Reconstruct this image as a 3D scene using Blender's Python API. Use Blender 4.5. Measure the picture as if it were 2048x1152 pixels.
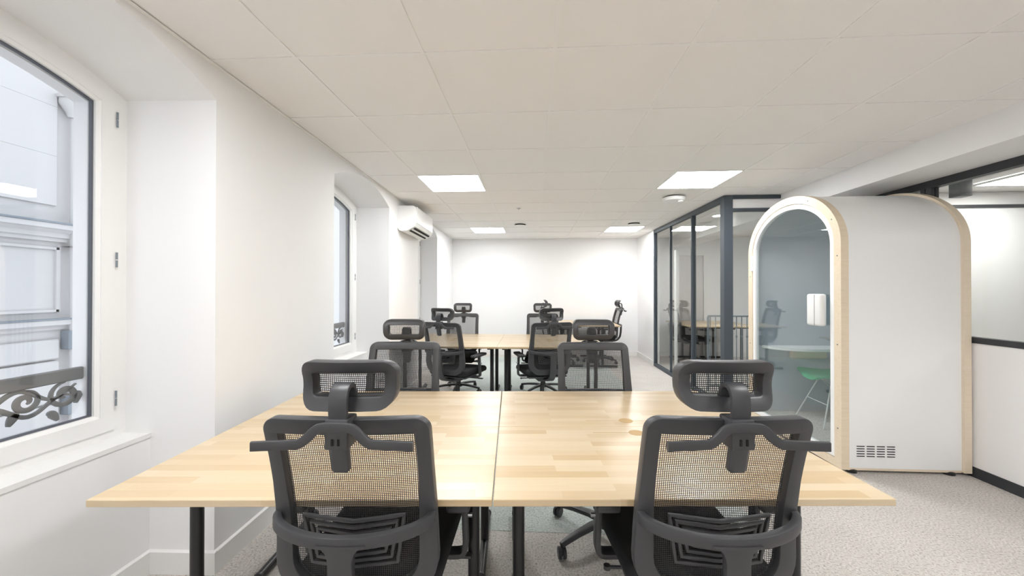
import bpy, bmesh, math, random
from mathutils import Vector, Matrix
random.seed(7)
PI = math.pi
scene = bpy.context.scene
for o in list(bpy.data.objects):
    bpy.data.objects.remove(o)
COL = scene.collection

# ------------------------------------------------------------------ camera
HC = 1.36                      # camera height above the floor
CEIL = HC + 1.0755             # underside of the ceiling grid
cam_d = bpy.data.cameras.new('camera')
cam_d.sensor_width = 36.0
cam_d.lens = 756.49 / 2048 * 36
cam_d.clip_start = 0.02
cam = bpy.data.objects.new('camera', cam_d)
COL.objects.link(cam)
yaw, pit, rol = -.0555641, .00510686, -.00065507
cy, sy, cp, sp, cr, sr = math.cos(yaw), math.sin(yaw), math.cos(pit), math.sin(pit), math.cos(rol), math.sin(rol)
MM = Matrix(((cy, 0, sy), (0, 1, 0), (-sy, 0, cy))) @ Matrix(((1, 0, 0), (0, cp, -sp), (0, sp, cp))) @ Matrix(((cr, -sr, 0), (sr, cr, 0), (0, 0, 1)))
def _ax(i, s=1): return Vector((MM[0][i], MM[2][i], -MM[1][i])) * s
R3 = Matrix((_ax(0), _ax(1, -1), _ax(2, -1))).transposed()
cam.matrix_world = Matrix.Translation((0, 0, HC)) @ R3.to_4x4()
scene.camera = cam

# ------------------------------------------------------------------ world, exposure
w = bpy.data.worlds.new('overcast_sky'); scene.world = w
w.use_nodes = True
bg = w.node_tree.nodes['Background']
bg.inputs['Color'].default_value = (0.86, 0.92, 1.0, 1)
bg.inputs['Strength'].default_value = 1.8
scene.view_settings.view_transform = 'Standard'
scene.view_settings.look = 'None'
scene.view_settings.gamma = 1
scene.view_settings.use_curve_mapping = False
scene.view_settings.exposure = 0.37
PANEL = 23.0                    # emission of the LED ceiling panels
scene.cycles.max_bounces = 9
scene.cycles.diffuse_bounces = 5
scene.cycles.transparent_max_bounces = 20

# ------------------------------------------------------------------ materials
def newmat(name):
    m = bpy.data.materials.new(name); m.use_nodes = True
    return m, m.node_tree, m.node_tree.nodes['Principled BSDF']
def plain(name, col, rough=.5, metal=0, bump=0, bscale=200, spec=None):
    m, t, b = newmat(name)
    b.inputs['Base Color'].default_value = (*col, 1)
    b.inputs['Roughness'].default_value = rough
    b.inputs['Metallic'].default_value = metal
    if spec is not None: b.inputs['Specular IOR Level'].default_value = spec
    tc = t.nodes.new('ShaderNodeTexCoord'); n = t.nodes.new('ShaderNodeTexNoise')
    n.inputs['Scale'].default_value = bscale; n.inputs['Detail'].default_value = 3
    t.links.new(tc.outputs['Object'], n.inputs['Vector'])
    mr = t.nodes.new('ShaderNodeMapRange')
    mr.inputs['To Min'].default_value = max(0, rough - .05); mr.inputs['To Max'].default_value = min(1, rough + .05)
    t.links.new(n.outputs['Fac'], mr.inputs['Value']); t.links.new(mr.outputs['Result'], b.inputs['Roughness'])
    if bump:
        bp = t.nodes.new('ShaderNodeBump'); bp.inputs['Strength'].default_value = bump; bp.inputs['Distance'].default_value = .001
        t.links.new(n.outputs['Fac'], bp.inputs['Height']); t.links.new(bp.outputs['Normal'], b.inputs['Normal'])
    return m
def ramp(t, fac, stops):
    r = t.nodes.new('ShaderNodeValToRGB')
    el = r.color_ramp.elements
    while len(el) < len(stops): el.new(.5)
    for e, (p, c) in zip(el, stops): e.position = p; e.color = (*c, 1)
    t.links.new(fac, r.inputs['Fac'])
    return r
def carpet(name, dark, mid, light):
    m, t, b = newmat(name)
    tc = t.nodes.new('ShaderNodeTexCoord')
    n = t.nodes.new('ShaderNodeTexNoise'); n.inputs['Scale'].default_value = 95; n.inputs['Detail'].default_value = 4; n.inputs['Roughness'].default_value = .7
    t.links.new(tc.outputs['Object'], n.inputs['Vector'])
    r = ramp(t, n.outputs['Fac'], [(.30, dark), (.44, mid), (.62, light)])
    n2 = t.nodes.new('ShaderNodeTexNoise'); n2.inputs['Scale'].default_value = 3.5; n2.inputs['Detail'].default_value = 5
    t.links.new(tc.outputs['Object'], n2.inputs['Vector'])
    mx = t.nodes.new('ShaderNodeMix'); mx.data_type = 'RGBA'; mx.blend_type = 'MULTIPLY'; mx.inputs['Factor'].default_value = .2
    t.links.new(r.outputs['Color'], mx.inputs[6]); t.links.new(n2.outputs['Fac'], mx.inputs[7])
    t.links.new(mx.outputs[2], b.inputs['Base Color'])
    b.inputs['Roughness'].default_value = .95; b.inputs['Specular IOR Level'].default_value = .15
    bp = t.nodes.new('ShaderNodeBump'); bp.inputs['Strength'].default_value = .5; bp.inputs['Distance'].default_value = .004
    t.links.new(n.outputs['Fac'], bp.inputs['Height']); t.links.new(bp.outputs['Normal'], b.inputs['Normal'])
    return m
def wood(name, tones, stave=(.36, .045), rough=.28, grain=.35):
    m, t, b = newmat(name)
    tc = t.nodes.new('ShaderNodeTexCoord'); oi = t.nodes.new('ShaderNodeObjectInfo')
    ad = t.nodes.new('ShaderNodeVectorMath'); ad.operation = 'MULTIPLY_ADD'
    ad.inputs[1].default_value = (3.1, 3.1, 0)
    cmb = t.nodes.new('ShaderNodeCombineXYZ')
    for k in range(2): t.links.new(oi.outputs['Random'], cmb.inputs[k])
    t.links.new(cmb.outputs[0], ad.inputs[0]); t.links.new(tc.outputs['Object'], ad.inputs[2])
    br = t.nodes.new('ShaderNodeTexBrick')
    br.inputs['Scale'].default_value = 1; br.inputs['Brick Width'].default_value = stave[0]; br.inputs['Row Height'].default_value = stave[1]
    br.inputs['Mortar Size'].default_value = .0; br.offset = .37; br.offset_frequency = 2
    br.inputs['Color1'].default_value = (0, 0, 0, 1); br.inputs['Color2'].default_value = (1, 1, 1, 1); br.inputs['Bias'].default_value = 0
    t.links.new(ad.outputs[0], br.inputs['Vector'])
    mp = t.nodes.new('ShaderNodeMapping'); mp.inputs['Scale'].default_value = (3, 45, 45)
    t.links.new(ad.outputs[0], mp.inputs['Vector'])
    n = t.nodes.new('ShaderNodeTexNoise'); n.inputs['Scale'].default_value = 1.6; n.inputs['Detail'].default_value = 5; n.inputs['Distortion'].default_value = .6
    t.links.new(mp.outputs[0], n.inputs['Vector'])
    mx = t.nodes.new('ShaderNodeMix'); mx.data_type = 'FLOAT'; mx.inputs['Factor'].default_value = grain
    t.links.new(br.outputs['Color'], mx.inputs[2]); t.links.new(n.outputs['Fac'], mx.inputs[3])
    r = ramp(t, mx.outputs[0], [(.08, tones[0]), (.5, tones[1]), (.92, tones[2])])
    t.links.new(r.outputs['Color'], b.inputs['Base Color'])
    b.inputs['Roughness'].default_value = rough
    return m
def glass(name, tint=(1, 1, 1), f0=.045, boost=.9):
    m = bpy.data.materials.new(name); m.use_nodes = True; t = m.node_tree; t.nodes.clear()
    out = t.nodes.new('ShaderNodeOutputMaterial'); mix = t.nodes.new('ShaderNodeMixShader')
    tr = t.nodes.new('ShaderNodeBsdfTransparent'); tr.inputs['Color'].default_value = (*tint, 1)
    gl = t.nodes.new('ShaderNodeBsdfGlossy'); gl.inputs['Roughness'].default_value = .0
    lw = t.nodes.new('ShaderNodeLayerWeight'); lw.inputs['Blend'].default_value = .5
    p = t.nodes.new('ShaderNodeMath'); p.operation = 'POWER'; p.inputs[1].default_value = 5
    q = t.nodes.new('ShaderNodeMath'); q.operation = 'MULTIPLY_ADD'; q.inputs[1].default_value = boost; q.inputs[2].default_value = f0
    t.links.new(lw.outputs['Facing'], p.inputs[0]); t.links.new(p.outputs[0], q.inputs[0])
    t.links.new(q.outputs[0], mix.inputs[0]); t.links.new(tr.outputs[0], mix.inputs[1]); t.links.new(gl.outputs[0], mix.inputs[2])
    t.links.new(mix.outputs[0], out.inputs['Surface'])
    return m
def emit(name, col, s):
    m = bpy.data.materials.new(name); m.use_nodes = True; t = m.node_tree; t.nodes.clear()
    out = t.nodes.new('ShaderNodeOutputMaterial'); e = t.nodes.new('ShaderNodeEmission')
    e.inputs['Color'].default_value = (*col, 1); e.inputs['Strength'].default_value = s
    t.links.new(e.outputs[0], out.inputs['Surface'])
    return m
def weave(name, col, period=.0056, hole=.66):
    """woven chair mesh: square holes cut in the cloth, laid out in metres in the UV map"""
    m, t, b = newmat(name)
    b.inputs['Base Color'].default_value = (*col, 1); b.inputs['Roughness'].default_value = .7
    uv = t.nodes.new('ShaderNodeUVMap'); sx = t.nodes.new('ShaderNodeSeparateXYZ'); t.links.new(uv.outputs[0], sx.inputs[0])
    outs = []
    for k in range(2):
        d = t.nodes.new('ShaderNodeMath'); d.operation = 'DIVIDE'; d.inputs[1].default_value = period; t.links.new(sx.outputs[k], d.inputs[0])
        fr = t.nodes.new('ShaderNodeMath'); fr.operation = 'FRACT'; t.links.new(d.outputs[0], fr.inputs[0])
        lt = t.nodes.new('ShaderNodeMath'); lt.operation = 'LESS_THAN'; lt.inputs[1].default_value = hole; t.links.new(fr.outputs[0], lt.inputs[0])
        outs.append(lt)
    mu = t.nodes.new('ShaderNodeMath'); mu.operation = 'MULTIPLY'; t.links.new(outs[0].outputs[0], mu.inputs[0]); t.links.new(outs[1].outputs[0], mu.inputs[1])
    iv = t.nodes.new('ShaderNodeMath'); iv.operation = 'SUBTRACT'; iv.inputs[0].default_value = 1; t.links.new(mu.outputs[0], iv.inputs[1])
    t.links.new(iv.outputs[0], b.inputs['Alpha'])
    return m
M = {}
M['wall'] = plain('white_wall_paint', (.85, .847, .845), .85, bump=.15, bscale=300)
M['trim'] = plain('white_gloss_paint', (.82, .815, .80), .45)
M['tile'] = plain('mineral_tile', (.86, .84, .82), .95, bump=.3, bscale=400)
M['tbar'] = plain('grid_white', (.86, .845, .83), .7)
M['slab'] = plain('slab_grey', (.5, .5, .5), .9)
M['carpet'] = carpet('beige_carpet', (.20, .18, .16), (.57, .535, .50), (.74, .705, .665))
M['carpet_green'] = carpet('sage_carpet', (.23, .27, .245), (.50, .55, .52), (.65, .69, .66))
M['dark'] = plain('anthracite_frame', (.062, .076, .092), .5)
M['black'] = plain('black_plastic', (.050, .050, .054), .42, bump=.1, bscale=900)
M['fabric'] = plain('black_fabric', (.012, .012, .014), .9, bump=.5, bscale=700)
M['charcoal'] = plain('charcoal_rail', (.034, .037, .042), .5)
M['metalblack'] = plain('black_steel', (.014, .014, .015), .33)
M['weave'] = weave('mesh_cloth', (.035, .035, .037))
M['desk'] = wood('laminated_beech', ((.53, .385, .215), (.605, .47, .30), (.665, .55, .39)), stave=(.46, .042))
M['groove'] = plain('routed_wood', (.50, .33, .15), .6)
M['ply'] = wood('birch_plywood', ((.70, .56, .38), (.80, .68, .52), (.85, .75, .61)), stave=(3, .8), rough=.5, grain=.7)
M['booth'] = plain('white_laminate', (.91, .91, .91), .38)
M['felt'] = plain('blue_grey_felt', (.50, .545, .60), .95, bump=.5, bscale=500)
M['white'] = plain('white_plastic', (.82, .82, .81), .35)
M['glass'] = glass('clear_glass', (.97, .985, .98))
M['boothglass'] = glass('tinted_booth_glass', (.95, .975, .975), f0=.10)
M['winglass'] = glass('window_glass', (.985, .99, 1.0))
M['panel'] = emit('led_diffuser', (.985, .993, 1.0), PANEL)
M['panel_dim'] = emit('meeting_led_diffuser', (1.0, .985, .96), 16)
M['spot'] = emit('downlight_lens', (1.0, .97, .92), 12)
M['alu'] = plain('brushed_steel', (.55, .55, .56), .3, metal=1)
M['panelboard'] = plain('partition_board', (.91, .895, .885), .6)
M['green'] = plain('green_shell', (.05, .42, .20), .4)
M['wire'] = plain('white_wire', (.75, .76, .75), .35)
M['render_coat'] = plain('white_exterior_render', (.88, .88, .88), .9, bump=.3, bscale=80)
M['stone'] = plain('pale_limestone', (.54, .53, .52), .9, bump=.5, bscale=60)
M['zinc'] = plain('zinc_grey', (.20, .23, .26), .5)
M['iron'] = plain('cast_iron', (.17, .17, .165), .55)
M['grey'] = plain('grey_box', (.16, .17, .18), .5)
M['hole'] = plain('dark_opening', (.01, .01, .01), .9)
M['door'] = plain('grey_pink_door', (.58, .55, .54), .5)
M['gasket'] = plain('grey_gasket', (.10, .11, .13), .5)

# ------------------------------------------------------------------ mesh helpers
class MB:
    def __init__(s): s.v = []; s.f = []; s.uv = None
    def add(s, vs, fs):
        k = len(s.v); s.v += [tuple(p) for p in vs]; s.f += [tuple(i + k for i in f) for f in fs]; return s
    def box(s, x0, x1, y0, y1, z0, z1):
        return s.add([(x0, y0, z0), (x1, y0, z0), (x1, y1, z0), (x0, y1, z0), (x0, y0, z1), (x1, y0, z1), (x1, y1, z1), (x0, y1, z1)],
                     [(3, 2, 1, 0), (4, 5, 6, 7), (0, 1, 5, 4), (1, 2, 6, 5), (2, 3, 7, 6), (3, 0, 4, 7)])
    def rbox(s, x0, x1, y0, y1, z0, z1, r=.004, seg=2, fn=None):
        bm = bmesh.new(); bmesh.ops.create_cube(bm, size=1)
        for v in bm.verts: v.co = Vector(((x0 + x1) / 2 + v.co.x * (x1 - x0), (y0 + y1) / 2 + v.co.y * (y1 - y0), (z0 + z1) / 2 + v.co.z * (z1 - z0)))
        bmesh.ops.bevel(bm, geom=bm.edges[:], offset=r, segments=seg, affect='EDGES', profile=.5)
        bm.verts.index_update()
        vs = [fn(v.co) if fn else v.co for v in bm.verts]
        s.add(vs, [[v.index for v in f.verts] for f in bm.faces]); bm.free(); return s
    def sweep(s, path, frames, secs, closed=False, caps=True):
        """path: points; frames: (N, B) per point; secs: section (list of (a, b)) or one per point"""
        n = len(path); one = not isinstance(secs[0][0], (tuple, list)); m = len(secs) if one else len(secs[0])
        vs = []
        for i in range(n):
            N, B = frames[i]; sec = secs if one else secs[i]
            vs += [Vector(path[i]) + N * a + B * b for a, b in sec]
        fs = []
        for i in range(n if closed else n - 1):
            j = (i + 1) % n
            for k in range(m):
                l = (k + 1) % m
                fs.append((i * m + k, i * m + l, j * m + l, j * m + k))
        if not closed and caps:
            fs.append(tuple(reversed(range(m)))); fs.append(tuple((n - 1) * m + k for k in range(m)))
        return s.add(vs, fs)
    def tube(s, pts, r, seg=10, closed=False):
        pts = [Vector(p) for p in pts]; n = len(pts); fr = []; up = None
        for i in range(n):
            a = pts[i - 1] if (i or closed) else pts[i]; b = pts[(i + 1) % n] if (i < n - 1 or closed) else pts[i]
            t = (b - a).normalized()
            if up is None: up = Vector((0, 0, 1)) if abs(t.z) < .9 else Vector((1, 0, 0))
            B = t.cross(up).normalized(); up = B.cross(t).normalized()
            fr.append((up.copy(), B))
        rr = r if isinstance(r, (list, tuple)) else [r] * n
        secs = [[(math.cos(2 * PI * k / seg) * rr[i], math.sin(2 * PI * k / seg) * rr[i]) for k in range(seg)] for i in range(n)]
        return s.sweep(pts, fr, secs, closed)
    def lathe(s, prof, c=(0, 0, 0), seg=24):
        """prof: (radius, z) from bottom to top, closed with caps"""
        vs = []; m = len(prof)
        for k in range(seg):
            a = 2 * PI * k / seg
            vs += [(c[0] + r * math.cos(a), c[1] + r * math.sin(a), c[2] + z) for r, z in prof]
        fs = []
        for k in range(seg):
            l = (k + 1) % seg
            for i in range(m - 1): fs.append((k * m + i, l * m + i, l * m + i + 1, k * m + i + 1))
        fs.append(tuple(k * m for k in reversed(range(seg)))); fs.append(tuple(k * m + m - 1 for k in range(seg)))
        return s.add(vs, fs)
    def loops(s, A, B, off):
        """solid ring between two matching closed outlines A (outer) and B (inner), extruded by vector off"""
        n = len(A); off = Vector(off)
        vs = [Vector(p) for p in A] + [Vector(p) for p in B] + [Vector(p) + off for p in A] + [Vector(p) + off for p in B]
        fs = []
        for i in range(n):
            j = (i + 1) % n
            fs += [(i, j, n + j, n + i), (2 * n + j, 2 * n + i, 3 * n + i, 3 * n + j), (j, i, 2 * n + i, 2 * n + j), (n + i, n + j, 3 * n + j, 3 * n + i)]
        return s.add(vs, fs)
    def prism(s, A, off):
        n = len(A); off = Vector(off)
        vs = [Vector(p) for p in A] + [Vector(p) + off for p in A]
        fs = [tuple(reversed(range(n))), tuple(range(n, 2 * n))] + [(i, (i + 1) % n, n + (i + 1) % n, n + i) for i in range(n)]
        return s.add(vs, fs)
    def mesh(s, name, mat, smooth=True, angle=35):
        me = bpy.data.meshes.new(name); me.from_pydata(s.v, [], s.f); me.update()
        bm = bmesh.new(); bm.from_mesh(me); bmesh.ops.recalc_face_normals(bm, faces=bm.faces[:]); bm.to_mesh(me); bm.free()
        if s.uv:
            l = me.uv_layers.new(name='UVMap')
            for lp in me.loops: l.data[lp.index].uv = s.uv[lp.vertex_index]
        me.materials.append(M[mat])
        if smooth:
            me.polygons.foreach_set('use_smooth', [True] * len(me.polygons)); me.set_sharp_from_angle(angle=math.radians(angle))
        return me
    def build(s, name, mat, parent=None, loc=None, smooth=True, angle=35):
        return link(name, s.mesh(name, mat, smooth, angle), parent, loc)
def link(name, me, parent=None, loc=None):
    o = bpy.data.objects.new(name, me); COL.objects.link(o)
    if parent: o.parent = parent
    if loc: o.location = loc
    return o
def tag(o, label=None, cat=None, group=None, kind=None):
    for k, v in (('label', label), ('category', cat), ('group', group), ('kind', kind)):
        if v: o[k] = v
    return o
def thing(name, label, cat, loc=(0, 0, 0), rz=0, group=None, kind=None):
    o = bpy.data.objects.new(name, None); COL.objects.link(o); o.location = loc; o.rotation_euler = (0, 0, rz); o.empty_display_size = .1
    return tag(o, label, cat, group, kind)
def copy_tree(o, parent=None):
    c = o.copy(); COL.objects.link(c)
    c.parent = parent
    for ch in o.children: copy_tree(ch, c)
    return c
def rsec(wd, th, r=.004):
    """rounded rectangle section"""
    out = []
    for sx, sy_, a0 in ((1, 1, 0), (-1, 1, PI / 2), (-1, -1, PI), (1, -1, 3 * PI / 2)):
        for k in range(3):
            a = a0 + k * PI / 4
            out.append((sx * (wd / 2 - r) + r * math.cos(a), sy_ * (th / 2 - r) + r * math.sin(a)))
    return out
def interp(tab, x):
    if x <= tab[0][0]: return tab[0][1]
    for (a, fa), (b, fb) in zip(tab, tab[1:]):
        if x <= b:
            t = (x - a) / (b - a); t = t * t * (3 - 2 * t); return fa + (fb - fa) * t
    return tab[-1][1]

# ================================================================== THE SETTING
# left wall frame: u runs along the wall, q goes out through it
LD = Vector((-.03, 1, 0)).normalized(); LN = Vector((-1, -.03, 0)).normalized(); LO = Vector((-1.475, 0, 0))
def lw(u, q, z): return LO + LD * u + LN * q + Vector((0, 0, z))
def lww(u, q, z): return Vector((-1.5086 - q, u - .025, z))      # the windows themselves stand square to the room
WN = Vector((-1, 0, 0))
NICHES = [1.12, 3.51, 5.90]          # window niche centres along the wall
NH = .62                             # half width of a niche
def arc(c, h, spring, rise, n=18):
    return [(c + h * (2 * k / n - 1), spring + rise * (1 - (2 * k / n - 1) ** 2)) for k in range(n + 1)]
def wall_layer(q0, q1, h, spring, rise, bottom, u0, u1, top, lw=lw):
    b = MB()
    def face(pts, q): b.add([lw(u, q, z) for u, z in pts], [tuple(range(len(pts)))])
    for q in (q0, q1):
        cur = u0
        for c in NICHES:
            face([(cur, 0), (c - h, 0), (c - h, top), (cur, top)], q); cur = c + h
            A = arc(c, h, spring, rise)
            for (ua, za), (ub, zb) in zip(A, A[1:]): face([(ua, za), (ub, zb), (ub, top), (ua, top)], q)
            if bottom > 0: face([(c - h, 0), (c + h, 0), (c + h, bottom), (c - h, bottom)], q)
        face([(cur, 0), (u1, 0), (u1, top), (cur, top)], q)
    for c in NICHES:
        P = [(c - h, bottom)] + arc(c, h, spring, rise) + [(c + h, bottom)]
        if bottom > 0: P.append(P[0])
        for (ua, za), (ub, zb) in zip(P, P[1:]): b.add([lw(ua, q0, za), lw(ub, q0, zb), lw(ub, q1, zb), lw(ua, q1, za)], [(0, 1, 2, 3)])
    b.add([lw(u0, q0, 0), lw(u0, q1, 0), lw(u0, q1, top), lw(u0, q0, top)], [(0, 1, 2, 3)])
    b.add([lw(u1, q0, 0), lw(u1, q1, 0), lw(u1, q1, top), lw(u1, q0, top)], [(0, 1, 2, 3)])
    b.add([lw(u0, q0, top), lw(u0, q1, top), lw(u1, q1, top), lw(u1, q0, top)], [(0, 1, 2, 3)])
    return b
TOPW = CEIL + .15
wl = wall_layer(0, .53, NH, HC + .915, .14, 0, -4.6, 8.1, TOPW).build('wall_left', 'wall', angle=25)
tag(wl, 'white plastered wall with three arched window niches', 'wall', kind='structure')
wall_layer(.531, .60, .525, HC + .862, .09, HC - .60, -4.6, 8.1, TOPW, lww).build('outer_wall', 'render_coat', wl, angle=25)
SILL = HC - .69
for i, c in enumerate(NICHES):
    b = MB()
    P = [lww(c - NH - .03, .336, 0), lww(c + NH + .03, .336, 0), lww(c + NH + .03, .53, 0), lww(c - NH - .03, .53, 0)]
    b.prism(P, (0, 0, SILL - .02)); b.build('spandrel', 'wall', wl, smooth=False)
BBH = .11
b = MB()
def bb(ua, qa, ub, qb, t=.014): bbp(lw(ua, qa, 0), lw(ub, qb, 0), t)
def bbp(a, c, t=.014):
    d = (c - a).normalized(); n = Vector((d.y, -d.x, 0))
    b.add([a, c, c + n * t, a + n * t, a + Vector((0, 0, BBH)), c + Vector((0, 0, BBH)), c + n * t + Vector((0, 0, BBH - .006)), a + n * t + Vector((0, 0, BBH - .006))],
          [(3, 2, 1, 0), (4, 5, 6, 7), (0, 1, 5, 4), (1, 2, 6, 5), (2, 3, 7, 6), (3, 0, 4, 7)])
cur = -4.5
for c in NICHES:
    bb(cur, 0, c - NH, 0); bbp(lww(c - NH - .02, .336, 0), lww(c + NH + .02, .336, 0)); dq = .36 - .03 * (c - 1.12)
    bb(c + NH, dq, c + NH, -.014); bb(c - NH, 0, c - NH, dq); cur = c + NH
bb(cur, 0, 7.99, 0)
tag(b.build('baseboard_left', 'trim', smooth=False), 'white baseboard running along the window wall and into its niches', 'baseboard', kind='structure')

# ---- windows
def outline(a, e, bottom, top, q, n=14):
    return [lww(a, q, bottom), lww(e, q, bottom)] + [lww(e + (a - e) * k / n, q, top(e + (a - e) * k / n)) for k in range(n + 1)]
def make_window(i, c):
    W = thing('window_%d' % (i + 1), ['white arched casement window nearest the camera, a stone facade seen through it', 'white arched casement window in the middle niche before the air conditioner',
              'white arched casement window in the farthest niche beyond the air conditioner'][i], 'window', kind='structure')
    t1 = lambda u: HC + .905 + .14 * (1 - ((u - c) / NH) ** 2)
    t2 = lambda u: t1(u) - .028
    t3 = lambda u: t2(u) - .055
    MB().loops(outline(c - .645, c + .645, SILL - .02, lambda u: t1(u) + .03, .46), outline(c - .575, c + .575, SILL + .035, t2, .46), WN * .069).build('frame', 'trim', W, angle=25)
    for s in (-1, 1):
        a, e = (c + .002, c + .574) if s > 0 else (c - .574, c - .002)
        sa = MB().loops(outline(a, e, SILL + .036, t2, .452), outline(a + .055, e - .055, SILL + .105, t3, .452), WN * .05).build('sash', 'trim', W, angle=25)
        MB().loops(outline(a + .055, e - .055, SILL + .105, t3, .458), outline(a + .069, e - .069, SILL + .119, lambda u: t3(u) - .014, .466), WN * .02).build('glazing_bead', 'trim', sa, angle=25)
        MB().loops(outline(a + .069, e - .069, SILL + .119, lambda u: t3(u) - .014, .478), outline(a + .077, e - .077, SILL + .127, lambda u: t3(u) - .022, .478), WN * .012).build('gasket', 'gasket', sa, angle=25)
        MB().prism(outline(a + .05, e - .05, SILL + .1, lambda u: t3(u) + .003, .484), WN * .006).build('pane', 'winglass', sa, smooth=False)
        for z in (HC + .80, HC + .14, HC - .51):
            u = c + s * .578
            MB().tube([lww(u, .447, z - .035), lww(u, .447, z - .002)], .0042, 8).tube([lww(u, .447, z + .002), lww(u, .447, z + .035)], .0042, 8).build('hinge', 'zinc', W)
    MB().tube([lww(c + .02, .43, HC + .02), lww(c + .02, .43, HC - .10)], .009, 8).tube([lww(c + .02, .452, HC), lww(c + .02, .43, HC)], .012, 8).build('handle', 'white', W)
    MB().prism([lww(c - NH - .03, .331, SILL - .02), lww(c + NH + .03, .331, SILL - .02), lww(c + NH + .03, .47, SILL - .02), lww(c - NH - .03, .47, SILL - .02)], (0, 0, .02)).build('sill', 'trim', W, smooth=False)
    return W
for i, c in enumerate(NICHES): make_window(i, c)

# ---- floor
fl = MB().box(-2.3, 7, -4.7, 8.2, -.12, 0).build('floor', 'carpet', smooth=False)
tag(fl, 'speckled beige grey office carpet floor', 'floor', kind='structure')
MB().box(-1.05, 1.30, 2.135, 7.7, 0, .0015).build('green_carpet', 'carpet_green', fl, smooth=False)

# ---- ceiling with tiles in a grid
ce = MB().box(-2.4, 7, -4.7, 8.2, CEIL + .02, CEIL + .2).build('ceiling', 'tile', smooth=False)
tag(ce, 'suspended ceiling of square off-white mineral tiles in a white grid', 'ceiling', kind='structure')
GX = [-1.7024 + .6 * k for k in range(15)]; GY = [-.1058 + .6 * k for k in range(15)]
LIGHTS = [(1, 6), (5, 6), (1, 11), (5, 11), (1, 1), (5, 1), (9, 9)]
tm = MB().rbox(-.2975, .2975, -.2975, .2975, 0, .014, .003, 1).mesh('tile', 'tile')
for ix in range(14):
    for iy in range(14):
        if (ix, iy) in LIGHTS or (ix > 7 and iy < 4): continue
        link('tile', tm, ce, (GX[ix] + .3, GY[iy] + .3, CEIL + .004))
for x in GX: MB().box(x - .009, x + .009, -.1, 8.1, CEIL, CEIL + .006).build('grid_runner', 'tbar', ce, smooth=False)
for y in GY: MB().box(-1.75, 6.9, y - .009, y + .009, CEIL + .0006, CEIL + .0055).build('grid_runner', 'tbar', ce, smooth=False)
b = MB()
for ua, ub in ((-.1, 7.98),): b.add([lw(ua, 0, CEIL), lw(ub, 0, CEIL), lw(ub, -.02, CEIL), lw(ua, -.02, CEIL), lw(ua, 0, CEIL - .002), lw(ub, 0, CEIL - .002), lw(ub, -.02, CEIL - .002), lw(ua, -.02, CEIL - .002)],
                                    [(0, 1, 2, 3), (4, 5, 6, 7), (2, 3, 7, 6), (0, 1, 5, 4)])
b.build('edge_trim', 'tbar', ce, smooth=False)

# ---- far, back and side walls
YF = 7.97
tag(MB().box(-2.4, 2.97, YF, YF + .15, 0, TOPW).box(3.525, 7, YF, YF + .15, 0, TOPW).box(2.97, 3.525, YF, YF + .15, 2.1, TOPW).build('wall_far', 'wall', smooth=False), 'plain white wall at the far end of the office', 'wall', kind='structure')
tag(MB().box(-1.72, 2.165, YF - .014, YF, 0, .09).box(2.265, 2.93, YF - .014, YF, 0, .09).box(3.565, 6.9, YF - .014, YF, 0, .09).build('baseboard_far', 'trim', smooth=False), 'white baseboard along the far end wall', 'baseboard', kind='structure')
tag(MB().box(2.165, 2.265, 6.935, YF, 0, TOPW).build('wall_right', 'wall', smooth=False), 'short white wall return beside the end of the glass partition', 'wall', kind='structure')
tag(MB().box(2.151, 2.165, 6.94, YF - .014, 0, .09).build('baseboard_right', 'trim', smooth=False), 'white baseboard on the short wall return by the glass', 'baseboard', kind='structure')
tag(MB().box(-2.4, 7, -4.6, -4.5, 0, TOPW).build('wall_back', 'wall', smooth=False), 'white wall behind the camera', 'wall', kind='structure')
tag(MB().box(6.9, 7.0, -4.5, YF, 0, TOPW).build('wall_outer', 'wall', smooth=False), 'white outer wall of the neighbouring meeting room', 'wall', kind='structure')
tag(MB().box(3.26, 6.9, 4.42, 4.52, 0, HC + .903).build('wall_meeting', 'wall', smooth=False), 'white wall closing the meeting room behind the glass', 'wall', kind='structure')
bm_ = MB().box(2.79, 3.2, -4.5, YF, HC + .885, TOPW).build('beam_right', 'wall', smooth=False)
tag(bm_, 'white boxed ceiling beam running over the phone booth', 'beam', kind='structure')
D = thing('door_1', 'pale grey door in the far wall behind the glass partition', 'door', (2.97, YF, 0), kind='structure')
MB().rbox(.03, .525, .02, .06, 0, 2.07, .003, 1).build('leaf', 'door', D)
MB().box(-.04, .03, -.02, .1, 0, 2.14).box(.525, .595, -.02, .1, 0, 2.14).box(.03, .525, -.02, .1, 2.07, 2.14).build('door_frame', 'trim', D, smooth=False)
MB().tube([(.09, .02, 1.0), (.09, -.03, 1.0), (.19, -.03, 1.0)], .009, 8).build('handle', 'alu', D)

# ---- LED ceiling panels
LLAB = {(1, 6): ('square glowing LED ceiling panel beside the wall air conditioner', 1), (5, 6): ('square glowing LED ceiling panel near the round white detector', 1),
        (1, 11): ('small far LED ceiling panel on the window side near the end wall', 1), (5, 11): ('small far LED ceiling panel beside the glass partition end', 1),
        (1, 1): ('LED ceiling panel above the front desks on the window side', 1), (5, 1): ('LED ceiling panel above the front desks on the booth side', 1),
        (10, 6): ('LED ceiling panel in the meeting room seen through the upper glass', 1), (1, -4): ('LED ceiling panel behind the camera on the window side', 1), (5, -4): ('LED ceiling panel behind the camera on the partition side', 1),
        (9, 9): ('added fill light panel inside the glass walled room', 1), (10, 1): ('LED ceiling panel at the near end of the meeting room', 1)}  # the glass room panel is an unseen lamp added to light that room
fm = MB().loops([(-.298, -.298, 0), (.298, -.298, 0), (.298, .298, 0), (-.298, .298, 0)], [(-.284, -.284, 0), (.284, -.284, 0), (.284, .284, 0), (-.284, .284, 0)], (0, 0, .02)).mesh('frame', 'white', False)
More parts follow.
